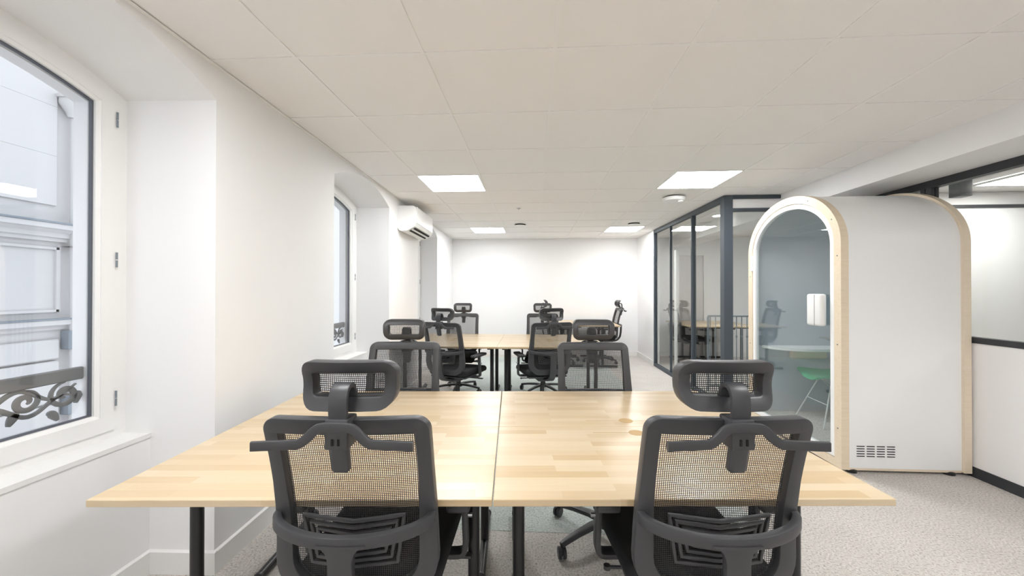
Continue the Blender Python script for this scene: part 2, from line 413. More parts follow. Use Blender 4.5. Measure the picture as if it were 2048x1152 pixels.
dm = MB().box(-.284, .284, -.284, .284, .003, .012).mesh('diffuser', 'panel', False)
dm2 = dm.copy(); dm2.materials[0] = M['panel_dim']
for (ix, iy), (lab, _) in LLAB.items():
    mt = ix == 10
    L = thing('ceiling_light', lab, 'ceiling light', (GX[ix] + .3 + (.16 if mt else 0), GY[0] + .6 * iy + .3, CEIL - (.021 if mt else .003)), group='square LED ceiling panels')
    link('frame', fm, L); link('diffuser', dm2 if mt else dm, L)
L = thing('downlight', 'small round recessed downlight inside the glass walled room', 'downlight', (2.66, 5.6, CEIL))
MB().lathe([(.085, -.006), (.09, -.004), (.09, .004)]).build('bezel', 'white', L)
MB().lathe([(.07, -.0085), (.072, -.006)]).build('lens', 'spot', L)

# ---- ceiling devices
S = thing('smoke_detector', 'round white ceiling detector with a small nub beside the glass partition', 'detector', (1.62, 4.46, CEIL))
MB().lathe([(.085, -.055), (.115, -.05), (.125, -.035), (.125, -.014), (.115, -.012)]).build('body', 'white', S)
MB().lathe([(.09, -.012), (.09, .001)]).build('base', 'grey', S)
MB().lathe([(.02, -.072), (.028, -.068), (.028, -.05)], c=(.06, -.05, 0)).build('sensor', 'white', S)
for x, lab in ((-.21, 'flat round ceiling vent in the middle of the ceiling near the end wall'), (1.63, 'flat round ceiling vent just before the far panel by the glass')):
    V = thing('ceiling_vent', lab, 'vent', (x, 6.22, CEIL), group='flat round ceiling vents')
    MB().lathe([(.06, -.022), (.098, -.02), (.10, -.016)]).build('plate', 'tbar', V); MB().lathe([(.09, -.016), (.09, .001)]).build('gap_shade', 'hole', V)  # near-black disc paints in the shadow between plate and ceiling
S = thing('sprinkler', 'tiny sprinkler head in a middle ceiling tile', 'sprinkler', (-.19, 4.99, CEIL + .004))
MB().lathe([(.014, -.016), (.008, -.01), (.03, -.004), (.03, 0)], seg=16).build('body', 'alu', S)

# ---- glass partition (office side)
GXP = 2.165
P = thing('glass_partition', 'dark framed glass partition with a corner post standing beside the arched booth', 'partition')
def part(name, mat, x0, x1, y0, y1, z0, z1, parent, r=0):
    m_ = MB()
    m_.rbox(x0, x1, y0, y1, z0, z1, r, 1) if r else m_.box(x0, x1, y0, y1, z0, z1)
    return m_.build(name, mat, parent, smooth=bool(r))
part('corner_post', 'dark', GXP, GXP + .10, 4.42, 4.51, 0, CEIL - .001, P, .002)
part('top_rail', 'dark', GXP, GXP + .06, 4.51, 6.935, CEIL - .06, CEIL - .001, P)
part('bottom_rail', 'dark', GXP, GXP + .06, 4.51, 6.935, 0, .05, P)
part('mullion', 'dark', GXP, GXP + .06, 6.905, 6.935, .05, CEIL - .06, P)
part('mullion', 'dark', GXP, GXP + .06, 5.30, 5.325, .05, CEIL - .06, P)
part('mullion', 'dark', GXP + .012, GXP + .05, 6.15, 6.165, .05, CEIL - .06, P)
for a, e in ((4.51, 5.30), (5.325, 6.15), (6.165, 6.905)): part('pane', 'glass', GXP + .026, GXP + .034, a, e, .05, CEIL - .06, P)
part('door_stile', 'trim', GXP + .04, GXP + .06, 5.97, 6.05, .1, HC + .62, P)
part('top_rail', 'dark', GXP + .10, 2.79, 4.42, 4.48, CEIL - .04, CEIL - .001, P)
part('transom', 'dark', GXP + .10, 3.2, 4.42, 4.48, HC + .897, HC + .93, P)
part('transom_board', 'panelboard', GXP + .10, 2.79, 4.44, 4.46, HC + .93, CEIL - .04, P)
part('bottom_rail', 'dark', GXP + .10, 3.2, 4.42, 4.48, 0, .05, P)
part('pane', 'glass', GXP + .10, 3.2, 4.446, 4.454, .05, HC + .897, P)

# ---- glazed partition of the meeting room on the right
XR = 3.2
P = thing('glazed_partition', 'pale half height panelled partition with dark rails and clear upper glass', 'partition')
part('kickboard', 'charcoal', XR, XR + .06, -4.5, 4.42, 0, .075, P)
part('lower_panel', 'panelboard', XR + .006, XR + .054, -4.5, 3.225, .075, HC - .385, P)
part('lower_panel', 'panelboard', XR + .006, XR + .054, 3.31, 4.42, .075, HC - .385, P)
part('middle_rail', 'charcoal', XR, XR + .06, -4.5, 4.42, HC - .385, HC - .342, P)
part('top_rail', 'charcoal', XR, XR + .06, -4.5, 4.42, HC + .825, HC + .885, P)
part('mullion', 'charcoal', XR, XR + .06, 3.275, 3.31, HC - .342, HC + .825, P)
part('mullion', 'charcoal', XR, XR + .06, 3.225, 3.268, HC - .342, HC + .825, P)
part('pane', 'glass', XR + .026, XR + .034, -4.5, 3.225, HC - .342, HC + .825, P)
part('pane', 'glass', XR + .026, XR + .034, 3.31, 4.42, HC - .342, HC + .825, P)
part('upper_board', 'panelboard', XR + .02, XR + .06, -4.5, 4.42, HC + .885, CEIL, P)
part('far_transom', 'charcoal', 3.26, 6.9, 4.40, 4.46, HC + .903, HC + .935, P)
part('far_board', 'panelboard', 3.26, 6.9, 4.43, 4.46, HC + .935, CEIL, P)
S = thing('hanging_box', 'small dark grey box hanging from the meeting room ceiling behind the glass', 'cuboid', (3.99, 3.76, CEIL))  # plain grey box for an unidentified dark shape behind the glass
MB().rbox(-.055, .055, -.05, .05, -.205, -.02, .006).build('body', 'grey', S)
MB().lathe([(.015, -.03), (.015, .002)], seg=12).build('bracket', 'grey', S)

# ---- stair railing seen through the partition
S = thing('stair_railing', 'grey steel stair railing with thin upright bars behind the glass corner', 'railing', (2.36, 5.25, 0))
MB().rbox(0, 1.5, -.02, .02, 1.0, 1.02, .004, 1).build('handrail', 'zinc', S)
MB().rbox(0, 1.5, -.012, .012, .06, .08, .003, 1).build('bottom_bar', 'zinc', S)
bm_me = MB().tube([(0, 0, .06), (0, 0, 1.0)], .0065, 8).lathe([(.008, .72), (.014, .735), (.008, .75)], seg=10).mesh('baluster', 'zinc')
for k in range(22): link('baluster', bm_me, S, (.03 + k * .0685, 0, 0))
for x in (.0, 1.5): MB().tube([(x, 0, 0), (x, 0, 1.0)], .015, 10).build('post', 'zinc', S)

# ================================================================== OUTSIDE
F = thing('facade_building', 'pale limestone facade across the street with mouldings and grooved courses', 'building', (-6, 0, HC))
def fb(name, mat, x0, x1, y0, y1, z0, z1): return part(name, mat, x0, x1, y0, y1, z0, z1, F)
fb('wall', 'stone', -.6, 0, -6, 14, -4.2, 9)
def moulding(y0, y1, z0, prof):
    pts = [(x, y0, z0 + z) for x, z in prof]
    return MB().prism(pts, (0, y1 - y0, 0)).build('moulding', 'stone', F, smooth=False)
moulding(-6, 4.52, .60, [(0, 0), (.05, 0), (.05, .04), (.08, .05), (.08, .10), (.13, .14), (.16, .15), (.16, .21), (0, .21)])
fb('flashing', 'zinc', 0, .17, -6, 4.53, .812, .835)
moulding(-6, 4.52, -.50, [(0, 0), (.04, 0), (.04, .03), (.07, .05), (.10, .06), (.10, .12), (0, .12)])
fb('flashing', 'zinc', 0, .11, -6, 4.53, -.378, -.36)
fb('moulding', 'stone', 0, .03, -6, 4.45, .50, .53); fb('moulding', 'stone', 0, .03, -6, 4.45, -.28, -.25); fb('moulding', 'stone', 0, .03, 4.42, 4.46, -.28, .53)
for k in range(12):
    z1 = -.62 - k * .27
    cm = MB().rbox(0, .06, -6, 4.44, z1 - .245, z1, .015, 1).build('stone_course', 'stone', F)
for k in range(6): MB().rbox(0, .03, -6, 4.42, 1.05 + k * .62, 1.05 + k * .62 + .619, .003, 1).build('stone_course', 'stone', F)
MB().tube([(.09, 4.56, -4), (.09, 4.56, 2.25)], .045, 12).build('downpipe', 'stone', F)
MB().lathe([(.05, 2.2), (.07, 2.26), (.13, 2.36), (.13, 2.42), (.15, 2.42), (.15, 2.46)], c=(.09, 4.54, 0), seg=16).build('rain_hopper', 'stone', F)
for z in (.55, -.52, -1.35): MB().rbox(.0, .13, 4.48, 4.63, z - .24 if z < 0 else z, z, .01, 1).build('pipe_bracket', 'zinc', F)
tag(MB().box(-6, -2.2, -6, 14, -3.2, -3).build('street', 'slab', smooth=False), 'grey street surface below the windows', 'street', kind='structure')

def guard(c, lab):
    G = thing('window_guard', lab, 'railing', lww(c, .55, HC - .38))
    G.rotation_euler = (0, 0, PI / 2)
    W2 = .524
    MB().rbox(-W2, W2, -.012, .012, -.025, .03, .004, 1).build('top_bar', 'iron', G)
    def ribbon(pts, wd=.012):
        path = [Vector((x, 0, z)) for x, z in pts]; fr = []
        for i in range(len(path)):
            a = path[max(0, i - 1)]; e = path[min(len(path) - 1, i + 1)]; t = (e - a).normalized()
            fr.append((Vector((-t.z, 0, t.x)), Vector((0, 1, 0))))
        n = len(path)
        secs = [rsec(wd * (1.15 - .75 * abs(2 * i / (n - 1) - 1) ** 2), .010, .002) for i in range(n)]
        return path, fr, secs
    def spiral(cx, cz, r0, r1, a0, turns, sgn):
        n = 34
        return [(cx + (r0 + (r1 - r0) * k / n) * math.cos(a0 + sgn * 2 * PI * turns * k / n), cz + (r0 + (r1 - r0) * k / n) * math.sin(a0 + sgn * 2 * PI * turns * k / n)) for k in range(n + 1)]
    for s in (-1, 1):
        for cx, cz, r0, a0, tn in ((.46, -.082, .056, .5 * PI, 1.5), (.33, -.078, .046, .5 * PI, -1.4), (.215, -.10, .05, .4 * PI, 1.4), (.085, -.075, .055, .5 * PI, -1.5)):
            m_ = MB(); m_.sweep(*ribbon([(s * x, z) for x, z in spiral(cx, cz, r0, .010, a0, abs(tn), 1 if tn > 0 else -1)], .02)); m_.build('scroll', 'iron', G)
        for wv in (0, 1):
            pts = [(s * (.02 + .48 * k / 30), -.06 - wv * .05 + .03 * math.sin(k / 30 * 4.2 * PI + wv * 2.2)) for k in range(31)]
            m_ = MB(); m_.sweep(*ribbon(pts, .016)); m_.build('vine', 'iron', G)
        for cx, cz, a in ((.40, -.15, -.8), (.28, -.16, .9), (.15, -.155, -.5), (.50, -.13, 1.2), (.06, -.15, .4)):
            pts = [(s * (cx + math.cos(a) * t_ * .05), cz + math.sin(a) * t_ * .05 + .012 * math.sin(t_ * PI)) for t_ in [k / 8 for k in range(9)]]
            m_ = MB(); m_.sweep(*ribbon(pts, .028)); m_.build('leaf', 'iron', G)
    return G
guard(NICHES[0], 'ornate scrolled iron guard outside the nearest window')
guard(NICHES[1], 'ornate scrolled iron guard outside the middle window')

# ================================================================== DESKS
TOPH, TT, DW, DD = .74, .021, 1.196, .598
def make_desk():
    T = thing('desk', 'x', 'desk')
    tp = MB().rbox(-DW / 2, DW / 2, -DD / 2, DD / 2, TOPH - TT, TOPH, .0015, 1).build('table_top', 'desk', T)
    # cable flap with a routed groove and an oval finger grip along the rear edge
    MB().box(-.19, .19, DD / 2 - .077, DD / 2 - .0735, TOPH - .002, TOPH + .0004).build('cable_groove', 'groove', tp, smooth=False)
    n = 28; A = [(.033 * math.cos(2 * PI * k / n), DD / 2 - .075 + .031 * math.sin(2 * PI * k / n), TOPH - .002) for k in range(n)]
    MB().prism(A, (0, 0, .0026)).build('finger_grip', 'groove', tp, smooth=False)
    for s in (-1, 1):
        x = s * (DW / 2 - .082)
        lg = MB().tube([(x, 0, .035), (x, 0, TOPH - TT - .006)], .0215, 20).build('leg', 'metalblack', T)
        MB().rbox(x - .03, x + .03, -.23, .23, TOPH - TT - .022, TOPH - TT, .004, 1).build('top_bracket', 'metalblack', lg)
        MB().tube([(x, -.245, .024), (x, .245, .024)], .020, 16).build('foot', 'metalblack', lg)
        for e in (-1, 1):
            MB().tube([(x, e * .245, .024), (x, e * .258, .024)], .0225, 16).build('foot_cap', 'black', lg)
    MB().rbox(-DW / 2 + .09, DW / 2 - .09, .10, .14, TOPH - TT - .045, TOPH - TT - .005, .003, 1).build('crossbar', 'metalblack', T)
    return T
desk0 = make_desk()
used = [False]
def put_desk(x, y, rz, lab, group):
    d = desk0 if not used[0] else copy_tree(desk0)
    used[0] = True
    d.location = (x, y, 0); d.rotation_euler = (0, 0, rz); tag(d, lab, 'desk', group)
    return d
fa = math.radians(3.4); ca, sa_ = math.cos(fa), math.sin(fa)
def front(u, v):                       # frame of the front four desks, origin at the middle of their front edge
    return (-.119 + u * ca - v * sa_, 1.115 + u * sa_ + v * ca)
G1, G2, G3, G4 = 'four front desks', 'four middle desks', 'two desks at the far right', 'two desks in the glass room'
put_desk(*front(-.60, .30), fa, 'light wood desk in the front row, window side, tucked under by a chair', G1)
put_desk(*front(.60, .30), fa, 'light wood desk in the front row nearest the arched booth', G1)
put_desk(*front(-.60, .90), fa + PI, 'light wood desk behind the front window side desk, facing back', G1)
put_desk(*front(.60, .90), fa + PI, 'light wood desk behind the front booth side desk, facing back', G1)
put_desk(-.994, 4.395, 0, 'light wood desk of the middle group, near row on the window side', G2)
put_desk(.204, 4.395, 0, 'light wood desk of the middle group, near row away from the windows', G2)
put_desk(-.994, 4.995, PI, 'light wood desk of the middle group, rear row on the window side', G2)
put_desk(.204, 4.995, PI, 'light wood desk of the middle group, rear row away from the windows', G2)
put_desk(.62, 7.25, -PI / 2, 'distant light wood desk turned sideways, half nearest the windows', G3)
put_desk(1.22, 7.25, PI / 2, 'distant light wood desk turned sideways, half nearest the glass partition', G3)
put_desk(2.99, 7.25, -PI / 2, 'light wood desk inside the glass room just behind the panes', G4)
put_desk(3.59, 7.25, PI / 2, 'light wood desk inside the glass room farther from the panes', G4)

# ================================================================== OFFICE CHAIRS
def rrect(wt, wb, z0, z1, rt, rb, n=8):
    """closed centre line (x, z), counter-clockwise from the lower right"""
    out = []
    def corner(cx, cz, r, a0):
        for k in range(n + 1):
            a = a0 + k * PI / 2 / n; out.append((cx + r * math.cos(a), cz + r * math.sin(a)))
    corner(-wb + rb, z0 + rb, rb, PI); out.extend([(x, z0) for x in (-.5 * (wb - rb), 0, .5 * (wb - rb))])
    corner(wb - rb, z0 + rb, rb, -PI / 2)
    side = [z0 + rb + (z1 - rt - z0 - rb) * k / 10 for k in range(1, 10)]
    out.extend([(wb + (wt - wb) * (z - z0) / (z1 - z0), z) for z in side])
    corner(wt - rt, z1 - rt, rt, 0); out.extend([(x, z1) for x in (.6 * (wt - rt), .3 * (wt - rt), 0, -.3 * (wt - rt), -.6 * (wt - rt))])
    corner(-wt + rt, z1 - rt, rt, PI / 2)
    out.extend([(-(wb + (wt - wb) * (z - z0) / (z1 - z0)), z) for z in reversed(side)])
    return out
def ring(line, width, depth, yfn, r=.006):
    """frame bar swept around a closed centre line in x, z and bent by yfn(x, z)"""
    n = len(line); path = []; fr = []; secs = []
    for i in range(n):
        a, e = Vector(line[i - 1]), Vector(line[(i + 1) % n]); t = (e - a).normalized()
        path.append(Vector((line[i][0], 0, line[i][1]))); fr.append((Vector((t.y, 0, -t.x)), Vector((0, 1, 0))))
        secs.append(rsec(width(line[i][1], abs(t.x)) if callable(width) else width, depth, r))
    b = MB(); b.sweep(path, fr, secs, closed=True)
    b.v = [(x, y + yfn(x, z), z) for x, y, z in b.v]
    return b
def sheet(hw, z0, z1, yfn, nx=18, nz=26):
    b = MB(); uv = []
    for j in range(nz + 1):
        z = z0 + (z1 - z0) * j / nz; h = hw(z)
        for i in range(nx + 1):
            x = h * (2 * i / nx - 1); b.v.append((x, yfn(x, z), z)); uv.append((x + .5, z))
    for j in range(nz):
        for i in range(nx): k = j * (nx + 1) + i; b.f.append((k, k + 1, k + nx + 2, k + nx + 1))
    b.uv = uv
    return b
BPROF = [(.44, -.262), (.50, -.2695), (.56, -.274), (.62, -.2755), (.68, -.279), (.75, -.288), (.83, -.304), (.91, -.325), (1.03, -.362), (1.2, -.41)]
def lin(tab, x):
    for (a, fa), (b, fb) in zip(tab, tab[1:]):
        if x <= b: return fa + (fb - fa) * (x - a) / (b - a)
    return tab[-1][1]
def backy(x, z): return lin(BPROF, z) + .35 * x * x
def heady(x, z): return -.318 - 6.5 * (z - 1.104) ** 2 + .9 * x * x
def ribbon(b, pts, axis, wd, th, r=.003):
    """flat bar along pts; wd is measured along axis"""
    pts = [Vector(p) for p in pts]; fr = []; ax = Vector(axis)
    for i in range(len(pts)):
        t = (pts[min(i + 1, len(pts) - 1)] - pts[max(i - 1, 0)]).normalized(); n = t.cross(ax).normalized(); bb_ = n.cross(t).normalized()
        fr.append((bb_, n))
    wl_ = wd if isinstance(wd, list) else [wd] * len(pts)
    b.sweep(pts, fr, [rsec(w_, th, r) for w_ in wl_]); return b
def smooth_path(ctrl, n=6):
    c = [Vector(p) for p in ctrl]; out = []
    for i in range(len(c) - 1):
        p0, p1, p2, p3 = c[max(i - 1, 0)], c[i], c[i + 1], c[min(i + 2, len(c) - 1)]
        for k in range(n):
            t = k / n; out.append(.5 * ((2 * p1) + (p2 - p0) * t + (2 * p0 - 5 * p1 + 4 * p2 - p3) * t * t + (3 * p1 - p0 - 3 * p2 + p3) * t ** 3))
    return out + [c[-1]]
def make_chair():
    C = thing('office_chair', 'x', 'chair')
    # backrest
    line = rrect(.203, .206, .492, 0.999, .020, .105)
    bf = ring(line, lambda z, h: .056 - .016 * min(1, max(0, (z - .55) / .3)) + (.006 * h if z > .9 else 0), .034, backy, .004).build('back_frame', 'black', C)
    def hw(z):
        h = .206 - .003 * (z - .492) / .512
        if z < .597: h = .206 - .105 + math.sqrt(max(0, .105 ** 2 - (.597 - z) ** 2))
        return h
    sheet(hw, .496, .997, lambda x, z: backy(x, z) + .006).build('back_mesh', 'weave', bf, angle=180)
    # headrest
    hl = rrect(.1145, .1115, 1.056, 1.152, .022, .028, n=6)
    hr = ring(hl, lambda z, h: .0315 + .004 * h, .044, heady, .005).build('headrest', 'black', C)
    sheet(lambda z: .115, 1.054, 1.154, lambda x, z: heady(x, z) + .014, 12, 8).build('headrest_mesh', 'weave', hr, angle=180)
    # stem hooking over into the headrest
    st = MB(); ribbon(st, smooth_path([(0, -.388, .97), (0, -.392, 1.02), (0, -.394, 1.068), (0, -.386, 1.098), (0, -.366, 1.110), (0, -.346, 1.102), (0, -.335, 1.078), (0, -.330, 1.06)]), (1, 0, 0), .048, .013)
    st.build('headrest_stem', 'black', C)
    cl = MB().rbox(-.030, .030, -.408, -.345, .955, 1.032, .006).rbox(-.024, .024, -.404, -.372, .885, .97, .012, 3, fn=lambda c: Vector((c.x * (1 - .6 * (.97 - c.z)), c.y + .22 * (.97 - c.z), c.z))).build('stem_clamp', 'black', C)
    for x in (-.011, .005): MB().box(x, x + .005, -.411, -.407, .968, .984).build('clamp_slot', 'hole', cl, smooth=False)
    # coat hanger
    hp = [(-.200, .974), (-.11, .974), (-.088, .976), (-.068, .990), (-.052, 1.006), (-.036, 1.014), (0, 1.016)]
    hp = hp + [(-x, z) for x, z in reversed(hp[:-1])]
    hg = MB(); path = smooth_path([(x, -.412 - .35 * x * x, z) for x, z in hp], 4)
    ribbon(hg, path, (0, 0, 1), .024, .011); hg.build('coat_hanger', 'black', C)
    # lumbar support: nested angular loops behind the mesh
    lb = MB()
    for k, (hx, za, zb) in enumerate(((.140, .592, .728), (.121, .608, .709), (.102, .624, .690), (.083, .640, .672))):
        pts = [(-hx, zb), (0, zb - .016), (hx, zb), (hx * .86, za), (0, za - .010), (-hx * .86, za)]
        dense = []
        for i in range(6):
            a, e = pts[i], pts[(i + 1) % 6]
            dense += [(a[0] + (e[0] - a[0]) * t / 6, a[1] + (e[1] - a[1]) * t / 6) for t in range(6)]
        dense.reverse()
        rb = ring(dense, .010, .012, lambda x, z: backy(x, z) - .014, .003); lb.add(rb.v, rb.f)
    lb.rbox(-.03, .03, -.298, -.278, .645, .672, .004); lb.build('lumbar_support', 'black', C)
    # back bracket: bowed bar with a central spine going under the seat
    br = MB()
    path = smooth_path([(-.216, -.262, .722), (-.213, -.300, .716), (-.168, -.336, .709), (-.09, -.364, .704), (0, -.373, .702), (.09, -.364, .704), (.168, -.336, .709), (.213, -.300, .716), (.216, -.262, .722)], 5)
    ribbon(br, path, (0, 0, 1), .032, .022, .004)
    sp_ = smooth_path([(0, -.374, .698), (0, -.375, .64), (0, -.368, .55), (0, -.345, .47), (0, -.28, .415), (0, -.16, .395), (0, -.05, .395)], 5)
    ribbon(br, sp_, (1, 0, 0), [.13, .098, .078, .068] + [.064] * (len(sp_) - 4), .024, .004); br.build('back_bracket', 'black', C)
    # seat
    def seatfn(c):
        z = c.z - (.03 * ((c.y - .10) / .16) ** 2 if c.y > .10 else 0) + .012 * (abs(c.x) / .24) ** 2
        return Vector((c.x * (1 - .10 * max(0, (-c.y - .05) / .2)), c.y, z))
    b = MB(); b.rbox(-.245, .245, -.235, .255, .435, .50, .03, 4, fn=seatfn); b.build('seat', 'fabric', C)
    MB().rbox(-.215, .215, -.21, .22, .418, .437, .008, 2).build('seat_pan', 'black', C)
    me = MB().rbox(-.09, .09, -.14, .12, .365, .42, .015, 3).build('tilt_mechanism', 'black', C)
    MB().tube([(.08, .03, .385), (.26, .035, .385)], .006, 8).rbox(.235, .295, .02, .05, .380, .391, .004).build('lever', 'black', me)
    MB().tube([(-.08, -.03, .385), (-.25, -.03, .39)], .006, 8).lathe([(.012, .383), (.012, .397)], c=(-.25, -.03, 0), seg=10).build('tension_knob', 'black', me)
    # armrests
    for s in (-1, 1):
        ar = MB(); pts = smooth_path([(s * .12, .02, .405), (s * .20, .02, .405), (s * .262, .01, .415), (s * .278, .0, .45), (s * .278, -.01, .53), (s * .275, -.015, .635)], 5)
        ribbon(ar, pts, (0, 1, 0), [.050] * 12 + [.044] * (len(pts) - 12), .020, .005)
        a = ar.build('armrest', 'black', C)
        MB().rbox(s * .268 - .039, s * .268 + .039, -.135, .115, .634, .662, .011, 3).build('arm_pad', 'black', a)
        MB().tube([(s * .284, -.01, .56), (s * .302, -.01, .56)], .008, 8).build('height_button', 'alu', a)
    # gas lift and five star base
    MB().lathe([(.030, .08), (.030, .20), (.024, .205), (.024, .30), (.018, .305), (.018, .38)], seg=18).build('gas_lift', 'metalblack', C)
    bs = MB().lathe([(.03, .062), (.048, .068), (.05, .105), (.036, .118)], seg=20).build('star_base', 'black', C)
    lm = MB(); ribbon(lm, [(.03, 0, .092), (.10, 0, .096), (.20, 0, .088), (.29, 0, .074), (.312, 0, .068)], (0, 1, 0), [.052, .046, .036, .028, .024], .026, .006)
    lme = lm.mesh('base_leg', 'black')
    cw = MB()
    for yy in (-.0205, .0035): cw.add(*_wheel(yy))
    cw.rbox(-.016, .016, -.005, .005, .028, .058, .003); cw.tube([(0, 0, .045), (0, 0, .074)], .006, 8)
    cme = cw.mesh('caster', 'black')
    for k in range(5):
        a = 2 * PI * k / 5
        a_r = .308
        l = link('base_leg', lme, bs); l.rotation_euler = (0, 0, a)
        c = link('caster', cme, bs, (a_r * math.cos(a), a_r * math.sin(a), 0)); c.rotation_euler = (0, 0, a + 1.1 + k * .9)
    return C
def _wheel(y0, r=.029, t=.017, seg=20):
    vs = []; fs = []
    prof = [(r - .004, y0), (r, y0 + .003), (r, y0 + t - .003), (r - .004, y0 + t)]
    for k in range(seg):
        a = 2 * PI * k / seg; vs += [(rr * math.cos(a), yy, .029 + rr * math.sin(a)) for rr, yy in prof]
    for k in range(seg):
        l = (k + 1) % seg; fs += [(k * 4 + i, k * 4 + i + 1, l * 4 + i + 1, l * 4 + i) for i in range(3)]
    fs += [tuple(k * 4 for k in range(seg)), tuple(k * 4 + 3 for k in reversed(range(seg)))]
    return vs, fs
chair0 = make_chair()
usedc = [False]
def put_chair(x, y, rz, base, lab, group):
    """x, y: where the top of the backrest stands; rz: heading (0 faces away from the camera)"""
    c = chair0 if not usedc[0] else copy_tree(chair0)
    usedc[0] = True
    hx, hy = -math.sin(rz), math.cos(rz)
    c.location = (x + .36 * hx, y + .36 * hy, .0015 if y > 2.0 and -1.0 < x < 1.3 else 0); c.rotation_euler = (0, 0, rz); tag(c, lab, 'chair', group)
    for ch in c.children:
        if ch.name.startswith('star_base'): ch.rotation_euler = (0, 0, base)
    return c
CG = 'black mesh office chairs'
ry = .0555
put_chair(-.498, .974, ry, .5, 'large black mesh office chair in front, seen from behind on the window side', CG)
put_chair(.527, 1.031, ry, .2, 'large black mesh office chair in front, seen from behind on the booth side', CG)
put_chair(-.821, 2.42, ry + PI, .4, 'black mesh chair facing the camera across the front desks, window side', CG)
put_chair(.378, 2.47, ry + PI, .56, 'black mesh chair facing the camera across the front desks, booth side', CG)
put_chair(-.957, 3.854, -.33, 1.9, 'black mesh chair turned away at the near edge of the middle desks, window side', CG)
put_chair(.205, 3.916, .29, .2, 'black mesh chair turned away at the middle desks, half behind another chair', CG)
put_chair(-.998, 5.40, PI, .3, 'black mesh chair facing the camera behind the middle desks, closest to the windows', CG)
put_chair(.135, 5.44, PI, .9, 'black mesh chair facing the camera behind the middle desks, away from the windows', CG)
put_chair(1.63, 7.2, PI / 2, .3, 'distant black chair in side view against the white wall, facing the windows', CG)
put_chair(.20, 7.2, -PI / 2, .6, 'distant black chair mostly hidden behind the rear middle chair', CG)
put_chair(2.58, 7.25, -PI / 2, .1, 'black chair inside the glass room seen through the panes', CG)

# ================================================================== AIR CONDITIONER
A = thing('air_conditioner', 'white wall mounted air conditioner between the middle and far windows', 'air conditioner', lw(4.82, 0, HC + .70))
A.rotation_euler = (0, 0, math.atan2(LD.y, LD.x) - PI / 2)
prof = [(0, .04), (.0, .30), (.19, .30), (.215, .285), (.222, .26), (.222, .10), (.205, .055), (.12, .01), (.04, 0), (.02, .01)]
L2 = .40
MB().prism([(x, -L2, z) for x, z in prof], (0, 2 * L2, 0)).build('body', 'white', A, angle=40)
for s in (-1, 1):
    MB().prism([(x * 1.004, s * L2, z) for x, z in prof], (0, s * .012, 0)).build('end_cap', 'white', A, angle=40)
MB().rbox(.2205, .2265, -L2 + .003, L2 - .003, .095, .292, .003, 1).build('front_cover', 'booth', A)
for k, (x0, z0) in enumerate(((.124, .0085), (.172, .034))):
    MB().add([(x0, -L2 + .05, z0), (x0 + .022, -L2 + .05, z0 + .0115), (x0 + .022, L2 - .05, z0 + .0115), (x0, L2 - .05, z0), (x0 + .004, -L2 + .05, z0 - .0045), (x0 + .026, -L2 + .05, z0 + .007), (x0 + .026, L2 - .05, z0 + .007), (x0 + .004, L2 - .05, z0 - .0045)],
             [(0, 1, 2, 3), (4, 5, 6, 7), (0, 1, 5, 4), (1, 2, 6, 5), (2, 3, 7, 6), (3, 0, 4, 7)]).build('air_outlet', 'hole', A, smooth=False)
MB().rbox(.150, .170, -L2 + .05, L2 - .05, -.004, .004, .002, 1, fn=lambda c: Vector((c.x, c.y, c.z + .022 + (c.x - .15) * .53))).build('louver', 'white', A)
MB().tube([(.05, .41, .03), (.03, .46, .02), (.01, .52, .02)], .018, 10).build('pipe_cover', 'white', A)

# ================================================================== PHONE BOOTH
BX0, BX1, BYC, BH_ = 2.292, 3.19, 3.558, .607
SPR, RISE, FEET = HC + .36, .47, .025
def arch(h, spring, rise, y=BYC, z0=FEET, x=0, n=40, ns=6):
    pts = [(x, y - h, z0 + (spring - z0) * k / ns) for k in range(ns)]
    pts += [(x, y - h * math.cos(PI * k / n), spring + rise * math.sin(PI * k / n)) for k in range(n + 1)]
    pts += [(x, y + h, z0 + (spring - z0) * (ns - 1 - k) / ns) for k in range(ns)]
    return pts
B = thing('phone_booth', 'white arched phone booth with birch plywood rims and a glass door', 'booth')
MB().loops(arch(BH_, SPR, RISE, x=BX0), arch(BH_ - .068, SPR, RISE - .066, z0=FEET + .06, x=BX0), (.055, 0, 0)).build('front_rim', 'ply', B, angle=30)
MB().loops(arch(BH_ + .012, SPR, RISE + .012, x=BX1 - .05), arch(BH_ - .06, SPR, RISE - .06, z0=FEET + .06, x=BX1 - .05), (.05, 0, 0)).build('back_rim', 'ply', B, angle=30)
MB().loops(arch(BH_ - .008, SPR, RISE - .008, z0=FEET + .012, x=BX0 + .055), arch(BH_ - .03, SPR, RISE - .03, z0=FEET + .03, x=BX0 + .055), (BX1 - BX0 - .105, 0, 0)).build('shell', 'booth', B, angle=30)
MB().loops(arch(BH_ - .031, SPR, RISE - .031, z0=FEET + .031, x=BX0 + .056), arch(BH_ - .066, SPR, RISE - .066, z0=FEET + .07, x=BX0 + .056), (BX1 - BX0 - .107, 0, 0)).build('felt_lining', 'felt', B, angle=30)
MB().prism(arch(BH_ - .061, SPR, RISE - .061, z0=FEET + .061, x=BX1 - .04), (.03, 0, 0)).build('back_panel', 'felt', B, angle=30)
MB().box(BX0 + .05, BX1 - .05, BYC - BH_ + .07, BYC + BH_ - .07, FEET + .070, FEET + .078).build('booth_floor', 'carpet', B, smooth=False)
MB().box(BX0 + .055, BX1 - .05, BYC - BH_ + .01, BYC - BH_ + .03, FEET - .006, FEET + .012).build('plinth', 'ply', B, smooth=False)
for x in (BX0 + .09, BX1 - .12):
    for y in (BYC - BH_ + .03, BYC + BH_ - .05):
        MB().lathe([(.035, 0), (.035, .02), (.02, .026)], c=(x, y, 0), seg=14).build('foot', 'metalblack', B)
